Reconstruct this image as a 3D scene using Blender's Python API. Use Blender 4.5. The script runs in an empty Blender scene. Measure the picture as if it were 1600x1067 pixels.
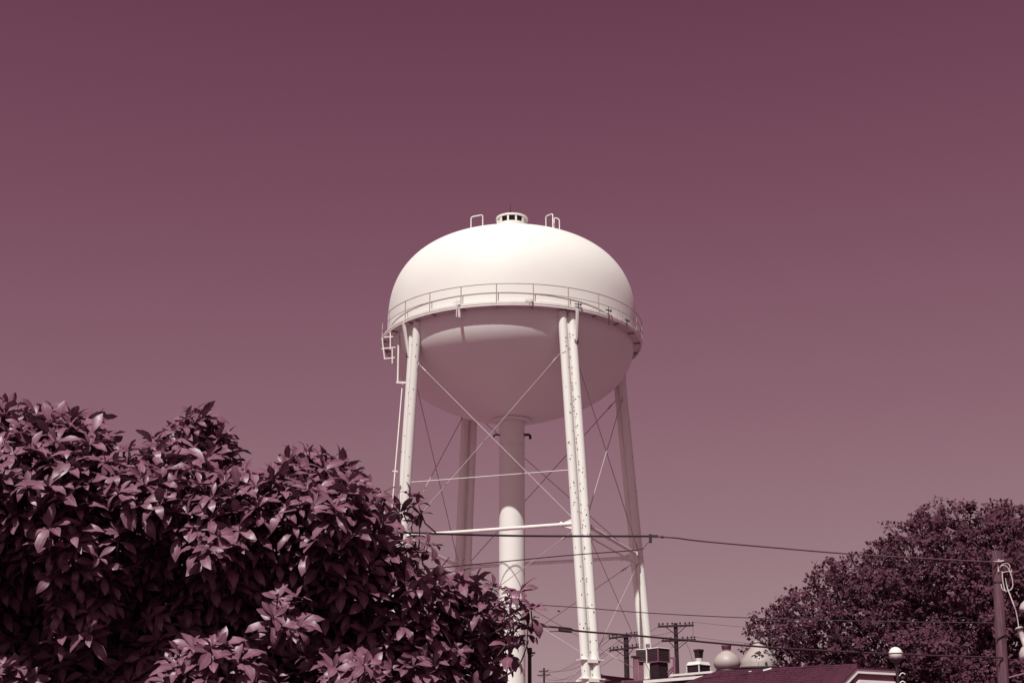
import bpy, bmesh, math, random
import numpy as np
from mathutils import Vector, Matrix

R = math.radians
PI = math.pi
scene = bpy.context.scene
col = scene.collection

# ------------------------------------------------------------------ camera
CAM_Z = 1.7
PITCH = 18.07
FPX = 2300.0                       # focal length in pixels of a 1600 px wide frame
cam = bpy.data.cameras.new('camera')
cam.sensor_width = 36.0
cam.lens = 36.0 * FPX / 1600.0
cam.clip_start = 0.1
cam.clip_end = 6000
camo = bpy.data.objects.new('camera', cam)
camo.location = (0, 0, CAM_Z)
camo.rotation_euler = (R(90 + PITCH), 0, 0)
col.objects.link(camo)
scene.camera = camo

# ------------------------------------------------------------------ sky and sun
SUN_EL, SUN_AZ = 53.6, 198.0       # degrees; azimuth clockwise from the view direction
world = bpy.data.worlds.new("World")
scene.world = world
world.use_nodes = True
wn = world.node_tree
bg = wn.nodes['Background']
bg.inputs['Strength'].default_value = 0.1
sky = wn.nodes.new('ShaderNodeTexSky')
sky.sky_type = 'NISHITA'
sky.sun_disc = False
sky.sun_elevation = R(SUN_EL)
sky.sun_rotation = R(SUN_AZ)
bw = wn.nodes.new('ShaderNodeRGBToBW')
wn.links.new(sky.outputs[0], bw.inputs[0])
sc1 = wn.nodes.new('ShaderNodeMath'); sc1.operation = 'MULTIPLY'; sc1.inputs[1].default_value = 0.1
wn.links.new(bw.outputs[0], sc1.inputs[0])
ramp = wn.nodes.new('ShaderNodeValToRGB')
wn.links.new(sc1.outputs[0], ramp.inputs[0])
SKY_STOPS = [(0.0, (.070, .018, .040)), (.13, (.100, .029, .055)), (.165, (.141, .046, .080)), (.215, (.192, .078, .116)),
             (.274, (.236, .112, .150)), (.36, (.282, .157, .189)), (.47, (.330, .207, .232)), (.80, (.520, .400, .400))]
cr = ramp.color_ramp
while len(cr.elements) < len(SKY_STOPS):
    cr.elements.new(0.5)
for e, (p, c) in zip(cr.elements, SKY_STOPS):
    e.position = p; e.color = (*c, 1)
vs = wn.nodes.new('ShaderNodeVectorMath'); vs.operation = 'SCALE'; vs.inputs['Scale'].default_value = 10.0
wn.links.new(ramp.outputs[0], vs.inputs[0])
wn.links.new(vs.outputs[0], bg.inputs['Color'])

sun = bpy.data.lights.new('sun', 'SUN')
sun.energy = 4.5
sun.angle = R(0.53)
sun.color = (1.0, .995, .945)
suno = bpy.data.objects.new('sun', sun)
SUN_DIR = Vector((math.sin(R(SUN_AZ)) * math.cos(R(SUN_EL)), math.cos(R(SUN_AZ)) * math.cos(R(SUN_EL)), math.sin(R(SUN_EL))))
suno.rotation_euler = SUN_DIR.to_track_quat('Z', 'Y').to_euler()
suno.location = (-20, -40, 80)
col.objects.link(suno)

scene.render.engine = 'CYCLES'
scene.cycles.use_denoising = True
scene.cycles.max_bounces = 6
scene.view_settings.view_transform = 'Standard'
scene.view_settings.look = 'None'
scene.view_settings.exposure = 0.0
scene.view_settings.gamma = 1.0
scene.view_settings.use_curve_mapping = False

# ------------------------------------------------------------------ helpers
rng = random.Random(11)
cs, sn = math.cos(R(PITCH)), math.sin(R(PITCH))

def at(px, py, D):
    """world point seen at a photo pixel, D metres in front of the camera"""
    x = (px - 800.0) / FPX
    u = (533.5 - py) / FPX
    fy, fz = cs - u * sn, sn + u * cs
    k = D / fy
    return Vector((x * k, D, CAM_Z + fz * k))

def s2l(r, g, b):
    return tuple(((v / 255) / 12.92 if v / 255 <= .04045 else ((v / 255 + .055) / 1.055) ** 2.4) for v in (r, g, b))

def mat(name, color, rough=.5, spec=.5, var=.0, scale=3.0, color2=None, bump=0.0, bscale=20.0, metal=0.0, stretch=None, coat=0.0):
    m = bpy.data.materials.new(name)
    m.use_nodes = True
    nt = m.node_tree
    b = nt.nodes['Principled BSDF']
    b.inputs['Base Color'].default_value = (*color, 1)
    b.inputs['Roughness'].default_value = rough
    b.inputs['Specular IOR Level'].default_value = spec
    b.inputs['Metallic'].default_value = metal
    b.inputs['Coat Weight'].default_value = coat
    b.inputs['Coat Roughness'].default_value = .12
    tc = nt.nodes.new('ShaderNodeTexCoord')
    src = tc.outputs['Object']
    if stretch:
        mp = nt.nodes.new('ShaderNodeMapping'); mp.inputs['Scale'].default_value = stretch
        nt.links.new(src, mp.inputs[0]); src = mp.outputs[0]
    if color2 is not None or var:
        n = nt.nodes.new('ShaderNodeTexNoise'); n.inputs['Scale'].default_value = scale; n.inputs['Detail'].default_value = 6
        nt.links.new(src, n.inputs['Vector'])
        rp = nt.nodes.new('ShaderNodeMapRange'); rp.inputs['From Min'].default_value = .33; rp.inputs['From Max'].default_value = .67
        nt.links.new(n.outputs[0], rp.inputs['Value'])
        mx = nt.nodes.new('ShaderNodeMix'); mx.data_type = 'RGBA'
        c2 = color2 if color2 is not None else tuple(c * (1 - var) for c in color)
        mx.inputs[6].default_value = (*color, 1); mx.inputs[7].default_value = (*c2, 1)
        nt.links.new(rp.outputs[0], mx.inputs[0])
        nt.links.new(mx.outputs[2], b.inputs['Base Color'])
    if bump:
        n2 = nt.nodes.new('ShaderNodeTexNoise'); n2.inputs['Scale'].default_value = bscale; n2.inputs['Detail'].default_value = 5
        nt.links.new(src, n2.inputs['Vector'])
        bp = nt.nodes.new('ShaderNodeBump'); bp.inputs['Strength'].default_value = bump; bp.inputs['Distance'].default_value = .02
        nt.links.new(n2.outputs[0], bp.inputs['Height'])
        nt.links.new(bp.outputs[0], b.inputs['Normal'])
    return m

class MB:
    def __init__(self):
        self.v = []; self.f = []; self.smooth = []
    def add(self, vs, fs, smooth=False):
        o = len(self.v)
        self.v += [tuple(v) for v in vs]
        self.f += [tuple(i + o for i in f) for f in fs]
        self.smooth += [smooth] * len(fs)
        return self
    def box(self, c, size, rot=None):
        hx, hy, hz = size[0] / 2, size[1] / 2, size[2] / 2
        vs = [Vector((x, y, z)) for x in (-hx, hx) for y in (-hy, hy) for z in (-hz, hz)]
        if rot is not None: vs = [rot @ v for v in vs]
        vs = [v + Vector(c) for v in vs]
        return self.add(vs, [(0, 1, 3, 2), (4, 6, 7, 5), (0, 4, 5, 1), (2, 3, 7, 6), (0, 2, 6, 4), (1, 5, 7, 3)])
    def bar(self, a, b, w, h, up=(0, 0, 1)):
        a = Vector(a); b = Vector(b); d = (b - a); L = d.length; d.normalize()
        s = d.cross(Vector(up)).normalized(); u = s.cross(d)
        rot = Matrix((d, s, u)).transposed()
        return self.box((a + b) / 2, (L, w, h), rot)
    def tube(self, pts, r, n=10, caps=True):
        pts = [Vector(p) for p in pts]
        rs = r if isinstance(r, (list, tuple)) else [r] * len(pts)
        vs = []; prev = None
        for i, p in enumerate(pts):
            d = (pts[min(i + 1, len(pts) - 1)] - pts[max(i - 1, 0)]).normalized()
            if prev is None:
                s = d.cross(Vector((0, 0, 1)))
                if s.length < 1e-3: s = d.cross(Vector((0, 1, 0)))
            else:
                s = prev - d * prev.dot(d)
            s.normalize(); prev = s
            t = d.cross(s)
            for k in range(n):
                a = 2 * PI * k / n
                vs.append(p + (s * math.cos(a) + t * math.sin(a)) * rs[i])
        fs = [(i * n + k, i * n + (k + 1) % n, (i + 1) * n + (k + 1) % n, (i + 1) * n + k) for i in range(len(pts) - 1) for k in range(n)]
        self.add(vs, fs, True)
        if caps:
            m = len(pts) - 1
            self.add(vs[:n], [tuple(range(n))[::-1]])
            self.add(vs[m * n:], [tuple(range(n))])
        return self
    def lathe(self, prof, c=(0, 0, 0), n=48, smooth=True, axis=None):
        c = Vector(c); vs = []
        rot = axis.to_track_quat('Z', 'Y').to_matrix() if axis is not None else Matrix.Identity(3)
        for r, z in prof:
            for k in range(n):
                a = 2 * PI * k / n
                vs.append(c + rot @ Vector((r * math.cos(a), r * math.sin(a), z)))
        fs = [(i * n + k, i * n + (k + 1) % n, (i + 1) * n + (k + 1) % n, (i + 1) * n + k) for i in range(len(prof) - 1) for k in range(n)]
        return self.add(vs, fs, smooth)
    def poly(self, pts, thick, direction):
        """a flat outline given real thickness along a direction"""
        d = Vector(direction).normalized() * thick
        n = len(pts); a = [Vector(p) for p in pts]; b = [p + d for p in a]
        fs = [tuple(range(n)), tuple(range(n, 2 * n))[::-1]] + [(k, k + n, (k + 1) % n + n, (k + 1) % n) for k in range(n)]
        return self.add(a + b, fs)
    def build(self, name, material, parent=None):
        me = bpy.data.meshes.new(name)
        o0 = parent.location if parent is not None and parent.parent is None else None
        org = world_origin(parent) if parent is not None else Vector((0, 0, 0))
        me.from_pydata([tuple(Vector(v) - org) for v in self.v], [], self.f)
        me.polygons.foreach_set('use_smooth', self.smooth)
        bm = bmesh.new(); bm.from_mesh(me)
        bmesh.ops.recalc_face_normals(bm, faces=bm.faces)
        bm.to_mesh(me); bm.free()
        me.materials.append(material)
        o = bpy.data.objects.new(name, me)
        col.objects.link(o)
        if parent is not None: o.parent = parent
        return o

def world_origin(o):
    p = Vector((0, 0, 0))
    while o is not None:
        p = p + o.location; o = o.parent
    return p

def thing(name, label, cat, loc, group=None):
    o = bpy.data.objects.new(name, None)
    o.empty_display_size = .3
    col.objects.link(o); o.location = loc
    tag(o, label, cat, group)
    return o

def tag(o, label=None, cat=None, group=None, kind=None):
    if label: o['label'] = label
    if cat: o['category'] = cat
    if group: o['group'] = group
    if kind: o['kind'] = kind
    return o

# ------------------------------------------------------------------ materials
WHITE = (.79, .79, .735)
M_tank = mat('tank_paint', WHITE, rough=.58, spec=.25, color2=(.775, .755, .71), scale=.35)
M_white = mat('white_steel_paint', (.80, .775, .73), rough=.4, color2=(.73, .69, .65), scale=2.2)
M_strand = mat('weathered_strand', (.14, .068, .092), rough=.6, var=.2, scale=3)
M_rail = mat('galvanised_rail', (.44, .34, .355), rough=.5, var=.2, scale=4)
M_rod = mat('painted_rod', (.50, .41, .42), rough=.5, var=.2, scale=2)
M_rust = mat('rust', (.055, .020, .030), rough=.9, var=.4, scale=9)
M_dark = mat('dark_metal', (.030, .012, .019), rough=.6, var=.3, scale=6)
M_void = mat('dark_infill', (.060, .025, .038), rough=.8, var=.2, scale=12)  # even dark tone; also stands for the shade inside the roof vent
M_cable = mat('cable_sheath', (.035, .011, .022), rough=.65, var=.2, scale=3)
M_wire = mat('bare_wire', (.25, .17, .19), rough=.5, var=.2, scale=3)
M_pole = mat('weathered_pole_wood', (.17, .078, .108), rough=.85, color2=(.06, .022, .036), scale=5, stretch=(6, 6, .25), bump=.6, bscale=9)
M_farpole = mat('creosoted_pole_wood', (.040, .014, .025), rough=.9, color2=(.022, .008, .014), scale=5, stretch=(4, 4, .3))
M_roof = mat('shingle', (.080, .022, .042), rough=.95, spec=.2, color2=(.056, .0155, .029), scale=1.6, bump=.5, bscale=14)
M_roof2 = mat('aged_roofing', (.105, .032, .056), rough=.9, color2=(.075, .023, .040), scale=1.2, bump=.4, bscale=10)
M_trim = mat('white_trim', (.80, .76, .73), rough=.5, var=.08, scale=2)
M_wall = mat('pale_wall_paint', (.62, .56, .53), rough=.8, var=.1, scale=1.5, bump=.2, bscale=30)
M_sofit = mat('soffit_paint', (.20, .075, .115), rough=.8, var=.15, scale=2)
M_mauve = mat('duct_paint', (.24, .10, .14), rough=.7, var=.2, scale=3)
M_dome = mat('zinc_dome', (.44, .375, .355), rough=.5, color2=(.37, .305, .295), scale=1.4, spec=.5)
M_globe = mat('opal_glass', (.80, .78, .72), rough=.18, var=.03, scale=5)
M_lamp = mat('cast_lamp_housing', (.55, .47, .46), rough=.35, var=.2, scale=6)
M_bark = mat('bark', (.075, .032, .045), rough=.95, color2=(.035, .014, .021), scale=6, stretch=(3, 3, .6), bump=.8, bscale=12)
M_twig = mat('twig_bark', (.13, .060, .082), rough=.8, var=.4, scale=10)
M_ground = mat('dry_ground', (.175, .066, .108), rough=.95, color2=(.13, .048, .080), scale=.06, bump=.4, bscale=3)
M_pave = mat('pavement', (.48, .215, .315), rough=.9, var=.2, scale=.8)
M_bird = mat('bird_feathers', (.02, .009, .013), rough=.8, var=.2, scale=20)

def leaf_mat(name, c1, c2, rough, scale, spec=.5):
    m = bpy.data.materials.new(name); m.use_nodes = True
    nt = m.node_tree; b = nt.nodes['Principled BSDF']
    b.inputs['Roughness'].default_value = rough
    b.inputs['Specular IOR Level'].default_value = spec
    g = nt.nodes.new('ShaderNodeNewGeometry')
    n = nt.nodes.new('ShaderNodeTexNoise'); n.inputs['Scale'].default_value = scale; n.inputs['Detail'].default_value = 2
    nt.links.new(g.outputs['Position'], n.inputs['Vector'])
    rp = nt.nodes.new('ShaderNodeMapRange'); rp.inputs['From Min'].default_value = .32; rp.inputs['From Max'].default_value = .68
    nt.links.new(n.outputs[0], rp.inputs['Value'])
    mx = nt.nodes.new('ShaderNodeMix'); mx.data_type = 'RGBA'
    mx.inputs[6].default_value = (*c1, 1); mx.inputs[7].default_value = (*c2, 1)
    nt.links.new(rp.outputs[0], mx.inputs[0]); nt.links.new(mx.outputs[2], b.inputs['Base Color'])
    return m
M_leaf = leaf_mat('glossy_leaf', (.235, .102, .150), (.140, .052, .084), .43, 9, .5)
M_leaf2 = leaf_mat('maple_leaf', (.145, .054, .086), (.090, .031, .053), .75, .9, .2)
for m_, rib in ((M_leaf, True), (M_leaf2, False)):
    nt = m_.node_tree; b = nt.nodes['Principled BSDF']; outn = nt.nodes['Material Output']
    colr = b.inputs['Base Color'].links[0].from_socket
    if rib:
        at_ = nt.nodes.new('ShaderNodeAttribute'); at_.attribute_name = 'rib'
        pw = nt.nodes.new('ShaderNodeMath'); pw.operation = 'POWER'; pw.inputs[1].default_value = 9
        nt.links.new(at_.outputs['Fac'], pw.inputs[0])
        ml = nt.nodes.new('ShaderNodeMath'); ml.operation = 'MULTIPLY'; ml.inputs[1].default_value = .55
        nt.links.new(pw.outputs[0], ml.inputs[0])
        mx = nt.nodes.new('ShaderNodeMix'); mx.data_type = 'RGBA'; mx.inputs[7].default_value = (.34, .19, .24, 1)
        nt.links.new(ml.outputs[0], mx.inputs[0]); nt.links.new(colr, mx.inputs[6])
        nt.links.new(mx.outputs[2], b.inputs['Base Color']); colr = mx.outputs[2]
    tr = nt.nodes.new('ShaderNodeBsdfTranslucent'); nt.links.new(colr, tr.inputs['Color'])
    mxs = nt.nodes.new('ShaderNodeMixShader'); mxs.inputs[0].default_value = .07 if rib else .30
    nt.links.new(b.outputs[0], mxs.inputs[1]); nt.links.new(tr.outputs[0], mxs.inputs[2])
    nt.links.new(mxs.outputs[0], outn.inputs['Surface'])

# ------------------------------------------------------------------ ground
g = MB().add([(-2500, -2500, 0), (2500, -2500, 0), (2500, 4000, 0), (-2500, 4000, 0)], [(0, 1, 2, 3)]).build('ground', M_ground)
tag(g, kind='structure')
M_lowbounce = mat('low_bounce_dark', (.040, .014, .025), rough=.95, spec=.1, color2=(.026, .009, .016), scale=2.5, bump=.8, bscale=40)  # kept dark to weaken the ground bounce near the shrub
g = MB().add([(-30, -25, .004), (30, -25, .004), (30, 30, .004), (-30, 30, .004)], [(0, 1, 2, 3)]).build('low_bounce_sheet', M_lowbounce)  # unseen dark sheet, added to cut light bounced into the lower leaves
tag(g, kind='structure')
p_ = MB().box((20, 37, .03), (90, 5, .12)).build('pavement', M_pave)
tag(p_, kind='structure')
p_ = MB().lathe([(.01, .05), (13.5, .05), (13.6, -.1)], (0, 78.7, 0), 64).build('bounce_disc', M_pave)  # unseen pale disc, added to bounce sunlight up onto the tank bowl
tag(p_, kind='structure')

# ------------------------------------------------------------------ water tower
TX, TY = 0.0, 78.7
ZB = 27.1                                      # balcony deck
PHI = R(204.6)
tower = thing('water_tower', 'tall white four legged water tower with a rounded tank and a walkway', 'water tower', (TX, TY, 0))
TC = Vector((TX, TY, 0))
ZSTRUT = 15.75
LEG_LO = [(-5.72, -2.98), (3.42, -6.45), (6.95, 2.98), (-2.84, 6.40)]      # chord centres at the strut level
LEG_HI = [(-5.13, -4.38), (2.84, -6.18), (6.08, 2.30), (-2.45, 5.95)]      # and where they meet the tank

def leg_p(k, z, off=0.0, out=0.0):
    a = PHI + k * PI / 2
    f = (z - ZSTRUT) / (ZB - ZSTRUT)
    x = LEG_LO[k][0] + (LEG_HI[k][0] - LEG_LO[k][0]) * f
    y = LEG_LO[k][1] + (LEG_HI[k][1] - LEG_LO[k][1]) * f
    return TC + Vector((x + out * math.cos(a) - off * math.sin(a), y + out * math.sin(a) + off * math.cos(a), z))

TR, BR_ = 7.0, 6.80
H0, BU, BL_ = .9, 5.36, 4.4
prof = []
for i in range(0, 61):
    t = (i / 60) ** 1.6
    prof.append((max(.001, TR * (1 - (1 - t) ** 2.65) ** (1 / 2.65)) if i else .001, ZB + H0 + BU * (1 - t)))
for z in (.7, .35, .02): prof.append((TR, ZB + z))
prof.append((TR, ZB - .04)); prof.append((BR_, ZB - .05))
MB().lathe(prof, TC, 128).build('tank_shell', M_tank, tower)
prof = []
for i in range(0, 61):
    t = 1 - (1 - i / 60) ** 1.5
    prof.append((max(.01, BR_ * (1 - t ** 2.3) ** (1 / 1.4)) if i < 60 else .01, ZB - .05 - BL_ * t))
MB().lathe(prof, TC, 128).build('tank_bowl', M_tank, tower)

# walkway
RO = 7.30
balc = MB().lathe([(TR - .35, ZB - .02), (RO, ZB - .02), (RO, ZB + .10), (RO - .03, ZB + .10), (RO - .03, ZB + .02), (TR - .35, ZB + .02), (TR - .35, ZB - .02)], TC, 96, False)
balc.lathe([(RO - .02, ZB - .02), (RO - .02, ZB - .12), (RO - .10, ZB - .12), (RO - .10, ZB - .11), (RO - .035, ZB - .11), (RO - .035, ZB - .02)], TC, 96, False)
balcony = balc.build('walkway', M_white, tower)
NP = 24
for k in range(NP):
    a = R(-90 - 6.3) + 2 * PI * k / NP
    d = Vector((math.cos(a), math.sin(a), 0)); t = Vector((-d.y, d.x, 0))
    p0 = TC + d * (RO - .01) + Vector((0, 0, ZB + .02))
    MB().tube([p0, p0 + Vector((0, 0, 1.03))], .026, 6).build('railing_post', M_rail, balcony)
    m = MB()
    m.bar(TC + d * (BR_ - .05) + Vector((0, 0, ZB - .08)), TC + d * (RO - .1) + Vector((0, 0, ZB - .08)), .05, .10)
    m.build('deck_bracket', M_rail, balcony)
for z, rr in ((1.05, .024), (.53, .018)):
    ring = [TC + Vector(((RO - .01) * math.cos(2 * PI * i / 96), (RO - .01) * math.sin(2 * PI * i / 96), ZB + .0 + z)) for i in range(97)]
    MB().tube(ring, rr, 6, False).build('handrail' if z > 1 else 'midrail', M_rail, balcony)
# lamps / antenna stubs clamped to the rail
for adeg, up, dn in ((-113, .35, .6), (-62, .30, .2), (-46, .45, .55), (-83, .28, .0), (-33, .25, .25)):
    a = R(adeg); d = Vector((math.cos(a), math.sin(a), 0)); t = Vector((-d.y, d.x, 0))
    p = TC + d * (RO + .05) + Vector((0, 0, ZB))
    m = MB().tube([p + Vector((0, 0, up)), p + Vector((0, 0, -dn))], .022, 6)
    m.bar(p + Vector((0, 0, up * .6)) - t * .22, p + Vector((0, 0, up * .6)) + t * .18, .035, .05)
    m.box(p + Vector((0, 0, up * .6)) + d * .05 + t * .12, (.09, .09, .10))
    m.build('floodlight_bracket', M_dark if adeg > -70 else M_white, balcony)
# long hanging bracket whose shadow falls on the bowl
a = R(-113); d = Vector((math.cos(a), math.sin(a), 0))
p = TC + d * (RO - .02)
MB().poly([p + Vector((0, 0, ZB - .05)), p + Vector((0, 0, ZB - .55)) - d * .12, p + Vector((0, 0, ZB - .60)) - d * .22, p + Vector((0, 0, ZB - .05)) - d * .12], .14, Vector((-d.y, d.x, 0))).build('ladder_hook', M_white, balcony)

# riser
RZ = ZB - .05 - 4.36
m = MB().lathe([(.70, 0)] + [(.70, (RZ - 1.5) * i / 20) for i in range(1, 21)] + [(.70, RZ - 1.46), (.70, RZ - 1.452), (.725, RZ - 1.45), (.725, RZ - 1.36), (.70, RZ - 1.358), (.70, RZ - 1.35), (.70, RZ - 1.3), (.70, RZ + .35)], TC, 48)
riser = m.build('riser_pipe', M_tank, tower)
MB().lathe([(.72, RZ - .03), (1.10, RZ + .02), (1.12, RZ + .06), (.72, RZ + .12)], TC, 48).build('riser_collar', M_tank, riser)
for sx in (-1, 1):
    q = TC + Vector((sx * .68, -.2, RZ - .78))
    MB().tube([q, q + Vector((sx * .22, 0, .03)), q + Vector((sx * .31, 0, -.03)), q + Vector((sx * .33, 0, -.22 if sx > 0 else -.12))], .075 if sx > 0 else .05, 8).build('overflow_elbow', M_dark, riser)
# legs: two round chords with a recessed web between them
TRr = .225
HS = .275
LEGTOP = ZB - .16
for k in range(4):
    e = bpy.data.objects.new('leg', None); col.objects.link(e); e.parent = tower
    web = MB()
    for s in (-1, 1):
        MB().tube([leg_p(k, 0.3, s * HS), leg_p(k, 6, s * HS), leg_p(k, 12, s * HS), leg_p(k, LEGTOP, s * HS)], TRr, 20).build('leg_chord', M_tank, e)
    a = PHI + k * PI / 2
    rad = Vector((math.cos(a), math.sin(a), 0)); tan = Vector((-math.sin(a), math.cos(a), 0))
    web.bar(leg_p(k, .3, 0, .04), leg_p(k, LEGTOP - .3, 0, .04), .30, .09, up=rad)
    web.build('web_plate', M_white, e)
    for zc in (9.25, 8.35, 20.9):
        c = MB()
        rot = Matrix((rad, tan, Vector((0, 0, 1)))).transposed()
        c.box(leg_p(k, zc - .14, 0, 0), (.56, 1.22, .05), rot)
        if zc < 20: c.box(leg_p(k, zc - .22, 0, .26), (.05, .55, .14), rot)
        if zc < 20: c.build('splice_collar', M_white, e)
    MB().box(leg_p(k, .15), (1.6, 1.6, .3)).build('concrete_footing', M_pave, e)
    MB().box(leg_p(k, .32), (1.1, 1.3, .06), Matrix((rad, tan, Vector((0, 0, 1)))).transposed()).build('base_plate', M_white, e)
    # rust runs, lugs and step bolts that pepper the legs
    spots = MB(); lugs = MB()
    for i in range(70):
        z = rng.uniform(8, 26); s = rng.choice((-1, 1)); th = rng.uniform(-1.3, 1.3)
        c = leg_p(k, z, s * HS)
        n_ = (rad * math.cos(th) + tan * s * math.sin(th))
        if k in (0, 1) and rng.random() < .7: n_ = (Vector((0, -1, 0)) * math.cos(th * .6) + Vector((1, 0, 0)) * math.sin(th * .6)).normalized()
        t_ = n_.cross(Vector((0, 0, 1)))
        rt = Matrix((n_, t_, Vector((0, 0, 1)))).transposed()
        w = rng.choice((.03, .035, .05, .08)); h = rng.choice((.03, .04, .07)) if w < .06 else .03
        spots.box(c + n_ * (TRr + .003), (.02, w, h), rt)
    z = 4.0
    while z < 26:
        z += rng.choice((.18, .35, .5, .9)) * rng.uniform(.7, 1.3)
        lugs.box(leg_p(k, z, rng.uniform(-.03, .07), .095), (.05, .05, rng.uniform(.03, .09)))
    spots.build('rust_spot', M_rust, e)['kind'] = 'stuff'
    lugs.build('web_bolt', M_rod, e)['kind'] = 'stuff'
    # knee bracket and clamp beneath the walkway
    sd = 1 if k in (1, 2) else -1
    q = leg_p(k, ZB - 1.75, sd * (HS + .1), .18)
    MB().box(q, (.22, .22, .20)).build('clamp_box', M_dark, e)
    MB().poly([leg_p(k, ZB - .10, sd * HS, .52), leg_p(k, ZB - .10, sd * HS, .70), leg_p(k, ZB - 1.9, sd * HS, .24), leg_p(k, ZB - 1.9, sd * HS, .15)], .10, tan).build('knee_bracket', M_white, e)

# horizontal struts, ring rods and crossed tie rods
def strut(k, z, r, name='strut', mtl=M_white, off=HS, sag=0.0):
    k2 = (k + 1) % 4
    a, b = leg_p(k, z, off), leg_p(k2, z, -off)
    d = (b - a).normalized(); a = a + d * TRr * .8; b = b - d * TRr * .8
    m = MB().tube([a, b], r, 10)
    return m.build(name, mtl, tower)
for k in range(4):
    st = strut(k, ZSTRUT, .095)
    a, b = leg_p(k, ZSTRUT, HS), leg_p((k + 1) % 4, ZSTRUT, -HS); d = (b - a).normalized()
    for q, q2 in ((a, a + d * .62), (b, b - d * .62)):
        MB().poly([q + Vector((0, 0, .34)), q2 + Vector((0, 0, .11)), q2 - Vector((0, 0, .11)), q - Vector((0, 0, .34))], .03, d.cross(Vector((0, 0, 1)))).build('gusset_plate', M_white, st)
    for q in (a + d * .75, b - d * .75):
        MB().tube([q - d * .06, q + d * .06], .15, 10).build('strut_flange', M_white, st)
    strut(k, 3.4, .095)
    if k == 1: strut(k, ZSTRUT - .55, .05, 'tie_pipe', M_white)
    if k == 0: strut(k, ZSTRUT + 2.75, .02, 'tie_pipe', M_white)
    k2 = (k + 1) % 4
    for (zt, zb_) in ((ZB - 2.2, ZSTRUT + .12), (ZSTRUT - .25, 9.35), (8.9, .5)):
        for (ka, kb, sa, sb) in ((k, k2, HS, -HS), (k2, k, -HS, HS)):
            a, b = leg_p(ka, zt, sa), leg_p(kb, zb_, sb)
            d = (b - a).normalized()
            rod = MB().tube([a + d * .15, b - d * .15], .026 if zt > 20 else .019, 6).build('tie_rod', M_rod, tower)
            q = a + d * .75
            if zt > 12:
                MB().tube([q - d * .16, q + d * .16], .05, 6).build('turnbuckle', M_rod, rod)
            MB().box(a + d * .24, (.10, .10, .14)).build('rod_lug', M_white, rod)

# roof vent with openings, spike, hoops
apex = TC + Vector((0, 0, ZB + H0 + BU + .50))
vent = MB().lathe([(.02, 1.10), (.55, 1.06), (.93, .97), (.93, .86), (.84, .86)], apex, 48, False)
vent.lathe([(.80, -.2), (.80, .36), (.90, .36), (.90, .52), (.88, .52), (.84, .50)], apex, 48, False)
vent.lathe([(1.04, -.6), (1.06, .30), (.88, .33), (.80, .33)], apex, 48, False)
ventp = vent.build('roof_vent', M_tank, tower)
MB().lathe([(.74, .30), (.74, 1.0)], apex, 36).build('vent_shade_core', M_void, ventp)  # dark cylinder standing in for the shaded interior behind the openings
for i in range(12):
    a = R(-90 + 15 + 30 * i); d = Vector((math.cos(a), math.sin(a), 0))
    MB().box(apex + d * .865 + Vector((0, 0, .68)), (.06, .10, .38), Matrix.Rotation(a, 3, 'Z')).build('vent_post', M_tank, ventp)
for i in (2, 3, 9, 10):
    a = R(-90 + 30 * i); d = Vector((math.cos(a), math.sin(a), 0))
    MB().box(apex + d * .83 + Vector((0, 0, .68)), (.03, .38, .36), Matrix.Rotation(a, 3, 'Z')).build('vent_panel', M_white, ventp)
q = apex + Vector((-.1, 0, 1.05))
MB().tube([q, q + Vector((0, 0, .42))], .065, 8).tube([q + Vector((0, 0, .4)), q + Vector((0, 0, .85))], .02, 6).build('beacon_light', M_void, ventp)
MB().box(apex + Vector((-.42, 0, 1.12)), (.07, .07, .1)).build('vent_lug', M_white, ventp)

def dome_z(r): return ZB + H0 + BU * max(0, 1 - (r / TR) ** 2.65) ** (1 / 2.65)
def hoop(x0, y0, x1, y1, h, slant=0.0):
    a = TC + Vector((x0, y0, dome_z(math.hypot(x0, y0)) - .03)); b = TC + Vector((x1, y1, dome_z(math.hypot(x1, y1)) - .03))
    za, zb = a.z + h + .38, a.z + h + .38 + slant
    a1 = Vector((a.x, a.y, za)); b1 = Vector((b.x, b.y, zb))
    d = (b1 - a1).normalized() * .1
    return MB().tube([a, a1 - Vector((0, 0, .1)), a1 + d * .3 - Vector((0, 0, .03)), a1 + d, b1 - d, b1 - d * .3 - Vector((0, 0, .03)), b1 - Vector((0, 0, .1)), b], .035, 8)
hoop(-2.35, -.55, -1.68, -.55, 1.12, .14).build('roof_hoop', M_white, tower)
hoop(1.95, -.5, 2.33, -.9, 1.15, -.02).build('roof_hoop', M_white, tower)
hoop(2.42, -.5, 2.72, -.5, 1.12, -.10).build('roof_hoop', M_white, tower)
MB().box(TC + Vector((2.15, -.6, dome_z(2.2) + .28)), (.75, .7, .12)).build('roof_hatch', M_white, tower)

# left side ladder landing hung off the walkway, drop pipe, guide wire
def T(px, py, D): return at(px, py, D)
D0 = TY - 3.0
DLD = TY - 3.0
m = MB()
for seg in (((601, 527), (622, 526)), ((597, 545), (618, 543)), ((600, 561), (617, 559)), ((597, 528), (601, 561)), ((610, 516), (610, 546)), ((613, 545), (613, 568))):
    m.tube([T(*seg[0], DLD), T(*seg[1], DLD)], .04, 8)
for q in ((597, 545), (601, 527)):
    m.tube([T(*q, DLD), T(*q, DLD) + Vector((.1, .8, 0))], .03, 8)
m.build('ladder_landing', M_white, tower)
m = MB().tube([T(623, 520, D0), T(621.5, 597, D0)], .055, 8)
m.bar(T(620, 597.5, D0), T(640, 598, D0 - .5), .10, .10)
m.tube([T(629, 598, D0), T(616.5, 745, D0 - .8), T(612, 800, D0 - 1)], .035, 8)
m.bar(T(613.5, 736, D0 - .75), T(621.5, 736.5, D0 - .75), .10, .07)
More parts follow.
